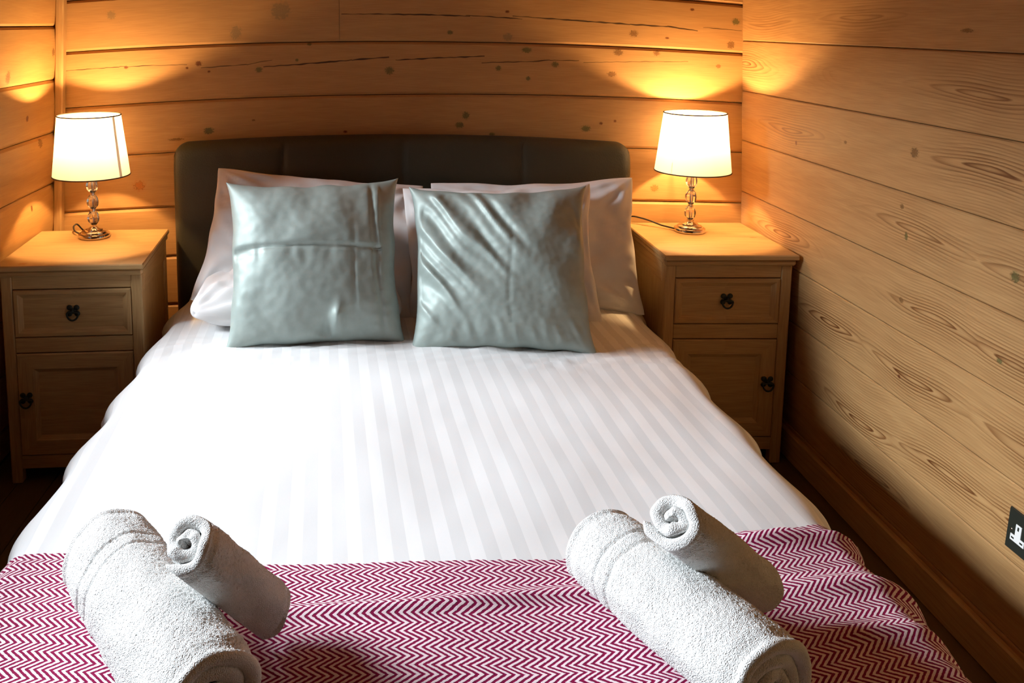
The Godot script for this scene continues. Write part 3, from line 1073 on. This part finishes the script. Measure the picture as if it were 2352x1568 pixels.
# ------------------------------------------------------------------ materials
func noise_tex(size: int, freq: float, octaves: int, sd: int, lo: Color, hi: Color) -> NoiseTexture2D:
	var f := FastNoiseLite.new()
	f.seed = sd
	f.noise_type = FastNoiseLite.TYPE_SIMPLEX_SMOOTH
	f.frequency = freq
	f.fractal_octaves = octaves
	var t := NoiseTexture2D.new()
	t.width = size
	t.height = size
	t.seamless = true
	t.noise = f
	var g := Gradient.new()
	g.set_color(0, lo)
	g.set_color(1, hi)
	t.color_ramp = g
	return t

func make_materials() -> void:
	M.dark_wood = mat(rgb(70, 52, 34), 0.7)
	M.pine = wood_mat(wood(700, 420, 0.7, 0.42, 61, {"base": rgb(186, 149, 100), "late": rgb(122, 86, 50), "contrast": 0.8, "heart": -0.10, "ring": 0.019, "fibre": 0.16}), 0.5)
	M.pine.uv1_scale = Vector3(1.0 / 0.7, 1.0 / 0.42, 1)
	M.pine_top = wood_mat(wood(700, 420, 0.7, 0.42, 73, {"base": rgb(186, 149, 100), "late": rgb(122, 86, 50), "contrast": 0.3, "heart": 0.12, "ring": 0.016, "fibre": 0.12, "knots": [[0.12, 0.10, 0.014, 0.005, 3], [0.42, 0.30, 0.012, 0.005, 3], [0.55, 0.2, 0.01, 0.004, 3], [0.25, 0.36, 0.012, 0.004, 3]]}), 0.42)
	M.pine_top.uv1_scale = M.pine.uv1_scale
	M.floor = wood_mat(wood(512, 128, 1.5, 0.4, 83, {"base": rgb(96, 74, 48), "late": rgb(66, 48, 30), "contrast": 0.4, "heart": 0.5, "ring": 0.012}), 0.5)
	M.floor.uv1_scale = Vector3(0.66, 2.5, 1)
	M.leather = mat(rgb(54, 51, 36), 0.6)
	M.leather.heightmap_enabled = true
	M.leather.heightmap_texture = noise_tex(256, 0.06, 3, 5, Color.BLACK, Color.WHITE)
	M.leather.heightmap_scale = 0.04
	M.leather.uv1_scale = Vector3(8, 8, 8)

	# satin-striped cotton: alternate bands of two weaves
	var im := Image.create(128, 128, false, Image.FORMAT_RGB8)
	var ro := Image.create(128, 128, false, Image.FORMAT_RGB8)
	var rn := RandomNumberGenerator.new()
	rn.seed = 4
	for y in 128:
		for x in 128:
			var sat := (x + 0.5) / 128.0 < 0.5
			var e := rn.randf_range(-2.0, 2.0)
			var c := (236 if sat else 222) + int(e)
			im.set_pixel(x, y, rgb(c, c, c))
			ro.set_pixel(x, y, Color(0.45, 0.45, 0.45) if sat else Color(0.75, 0.75, 0.75))
	M.duvet = mat(Color.WHITE, 1.0)
	M.duvet.albedo_texture = ImageTexture.create_from_image(im)
	M.duvet.roughness_texture = ImageTexture.create_from_image(ro)
	M.duvet.metallic_specular = 0.35
	M.cotton = mat(rgb(232, 229, 228), 0.75)
	M.cotton.metallic_specular = 0.3
	M.satin = mat(rgb(160, 172, 167), 0.55, 0.25)
	M.satin.metallic_specular = 0.5
	M.satin.albedo_texture = noise_tex(512, 0.02, 4, 12, rgb(240, 240, 238), rgb(255, 255, 255))
	M.satin.uv1_scale = Vector3(3, 3, 3)

	M.terry = mat(rgb(240, 240, 238), 0.95)
	M.terry.metallic_specular = 0.1
	M.terry.heightmap_enabled = true
	M.terry.heightmap_texture = noise_tex(512, 0.13, 2, 29, Color.BLACK, Color.WHITE)
	M.terry.heightmap_scale = 0.25
	M.terry.uv1_triplanar = true
	M.terry.uv1_scale = Vector3(8, 8, 8)
	M.terry.rim_enabled = true
	M.terry.rim = 0.3

	# herringbone: 16 yarns by 6 pairs of bands, 192 mm square
	var tw := 1024
	var hb := Image.create(tw, tw, false, Image.FORMAT_RGB8)
	var hh := Image.create(tw, tw, false, Image.FORMAT_RGB8)
	var nz := FastNoiseLite.new()
	nz.seed = 8
	nz.frequency = 1.0
	for y in tw:
		var b := y / float(tw) * 12.0
		var band := int(b)
		var fy := b - band
		var sh := fy if band % 2 == 0 else 1.0 - fy
		for x in tw:
			var jit := 0.10 * nz.get_noise_2d(x * 0.02, y * 0.02) + 0.05 * nz.get_noise_2d(x * 0.17, y * 0.17)
			var p := x / float(tw) * 16.0 - sh * 1.85 + jit
			var f := p - floorf(p)
			var dk := clampf((0.235 + 0.05 * nz.get_noise_2d(x * 0.05 + 90.0, y * 0.05) - absf(f - 0.5)) * 14.0 + 0.5, 0.0, 1.0)
			var tone := 0.5 + 0.5 * nz.get_noise_2d(x * 0.013 + 300.0, y * 0.05)
			var yarn := rgb(112, 16, 58).lerp(rgb(150, 30, 76), tone)
			var pale := rgb(232, 206, 214).lerp(rgb(242, 228, 230), 0.5 + 0.5 * nz.get_noise_2d(x * 0.1 + 500.0, y * 0.1))
			hb.set_pixel(x, y, pale.lerp(yarn, dk))
			var hv := 0.9 - 0.75 * dk
			hh.set_pixel(x, y, Color(hv, hv, hv))
	M.throw = mat(Color.WHITE, 0.85)
	M.throw.albedo_texture = ImageTexture.create_from_image(hb)
	M.throw.heightmap_enabled = true
	M.throw.heightmap_texture = ImageTexture.create_from_image(hh)
	M.throw.heightmap_scale = 0.10
	M.throw.metallic_specular = 0.2

	M.chrome = mat(rgb(226, 216, 204), 0.12, 1.0)
	M.crystal = mat(Color(1, 1, 1, 0.02), 0.0)
	M.crystal.refraction_enabled = true
	M.crystal.refraction_scale = 0.055
	M.crystal.transparency = BaseMaterial3D.TRANSPARENCY_ALPHA
	M.glass_pane = mat(Color(1, 1, 1, 0.04), 0.0)
	M.glass_pane.transparency = BaseMaterial3D.TRANSPARENCY_ALPHA
	M.shade = mat(rgb(246, 242, 236), 0.9)
	M.shade.backlight_enabled = true
	M.shade.backlight = Color(0.66, 0.66, 0.66)
	M.shade.cull_mode = BaseMaterial3D.CULL_DISABLED
	M.shade_rim = mat(rgb(58, 36, 22), 0.8)
	M.bulb = mat(rgb(255, 240, 220), 0.4)
	M.bulb.emission_enabled = true
	M.bulb.emission = Color(1.0, 0.80, 0.52)
	M.bulb.emission_energy_multiplier = 6.0
	M.cord = mat(rgb(38, 32, 28), 0.5)
	M.iron = mat(rgb(40, 42, 34), 0.5, 0.4)
	M.plate = mat(rgb(44, 46, 40), 0.22)
	M.white_plastic = mat(rgb(232, 234, 232), 0.35)


# ------------------------------------------------------------------ scene
const LAMP := 0.38

func _ready() -> void:
	# camera: 1900 pixels of focal length, lens shifted right and down
	var cam := Camera3D.new()
	cam.name = "camera"
	cam.projection = Camera3D.PROJECTION_FRUSTUM
	cam.near = 0.05
	cam.far = 60.0
	cam.size = 1568.0 / 1900.0 * 0.05
	cam.frustum_offset = Vector2(304.0 / 1900.0, -484.0 / 1900.0) * 0.05
	cam.position = Vector3(0, 1.36, 2.84)
	cam.rotation = Vector3(-atan(246.0 / 1900.0), 0, 0)
	add_child(cam)
	cam.current = true
	# pale overcast sky
	var we := WorldEnvironment.new()
	we.name = "world"
	var en := Environment.new()
	var sky := Sky.new()
	var sm := ProceduralSkyMaterial.new()
	sm.sky_top_color = Color(0.80, 0.88, 1.0)
	sm.sky_horizon_color = Color(0.92, 0.95, 1.0)
	sm.ground_bottom_color = Color(0.16, 0.17, 0.14)
	sm.ground_horizon_color = Color(0.30, 0.31, 0.28)
	sm.sky_energy_multiplier = 0.7
	sky.sky_material = sm
	en.background_mode = Environment.BG_SKY
	en.sky = sky
	en.tonemap_mode = Environment.TONE_MAPPER_LINEAR
	en.tonemap_exposure = 1.06
	en.sdfgi_enabled = true
	en.ssao_enabled = true
	en.ssil_enabled = true
	we.environment = en
	add_child(we)
	# daylight falling through the window in the left wall
	var day := AreaLight3D.new()
	day.name = "window_daylight"
	day.area_size = Vector2(1.5, 0.8)
	day.area_normalize_energy = true
	day.light_color = Color(0.93, 0.97, 1.0)
	day.light_energy = 39.0
	day.area_range = 12.0
	day.shadow_enabled = true
	add_child(day)
	day.look_at_from_position(Vector3(-3.20, 2.35, 0.95), Vector3(0.2, 0.45, 1.20), Vector3.UP)

	NZ.seed = 3
	NZ.frequency = 1.0
	NZ.noise_type = FastNoiseLite.TYPE_SIMPLEX_SMOOTH
	NZ.fractal_type = FastNoiseLite.FRACTAL_NONE
	make_materials()
	make_room()
	make_bed()
	make_table("pine bedside table between the left wall and the bed", Vector3(-0.908, 0, 0.325), deg_to_rad(4.0), -1.0, 0.402)
	make_table("pine bedside table between the bed and the right wall", Vector3(1.056, 0, 0.222), 0.0, 1.0, 0.384)
	make_lamp("lit crystal-stemmed lamp with a pale shade on the left bedside table", Vector3(-0.928, 0.6722, 0.215), 0.0, [Vector3(-0.045, 0.005, -0.01), Vector3(-0.075, 0.012, -0.03), Vector3(-0.09, 0.02, -0.07), Vector3(-0.085, 0.004, -0.11), Vector3(-0.06, -0.12, -0.20), Vector3(-0.06, -0.4, -0.19)])
	make_lamp("lit crystal-stemmed lamp with a pale shade on the right bedside table", Vector3(1.035, 0.6722, 0.142), 0.0, [Vector3(-0.044, 0.006, -0.01), Vector3(-0.08, 0.010, -0.045), Vector3(-0.125, 0.022, -0.085), Vector3(-0.165, 0.024, -0.112), Vector3(-0.190, 0.0, -0.126), Vector3(-0.190, -0.3, -0.127)])
	make_pillows()
	make_towels()
	make_socket()
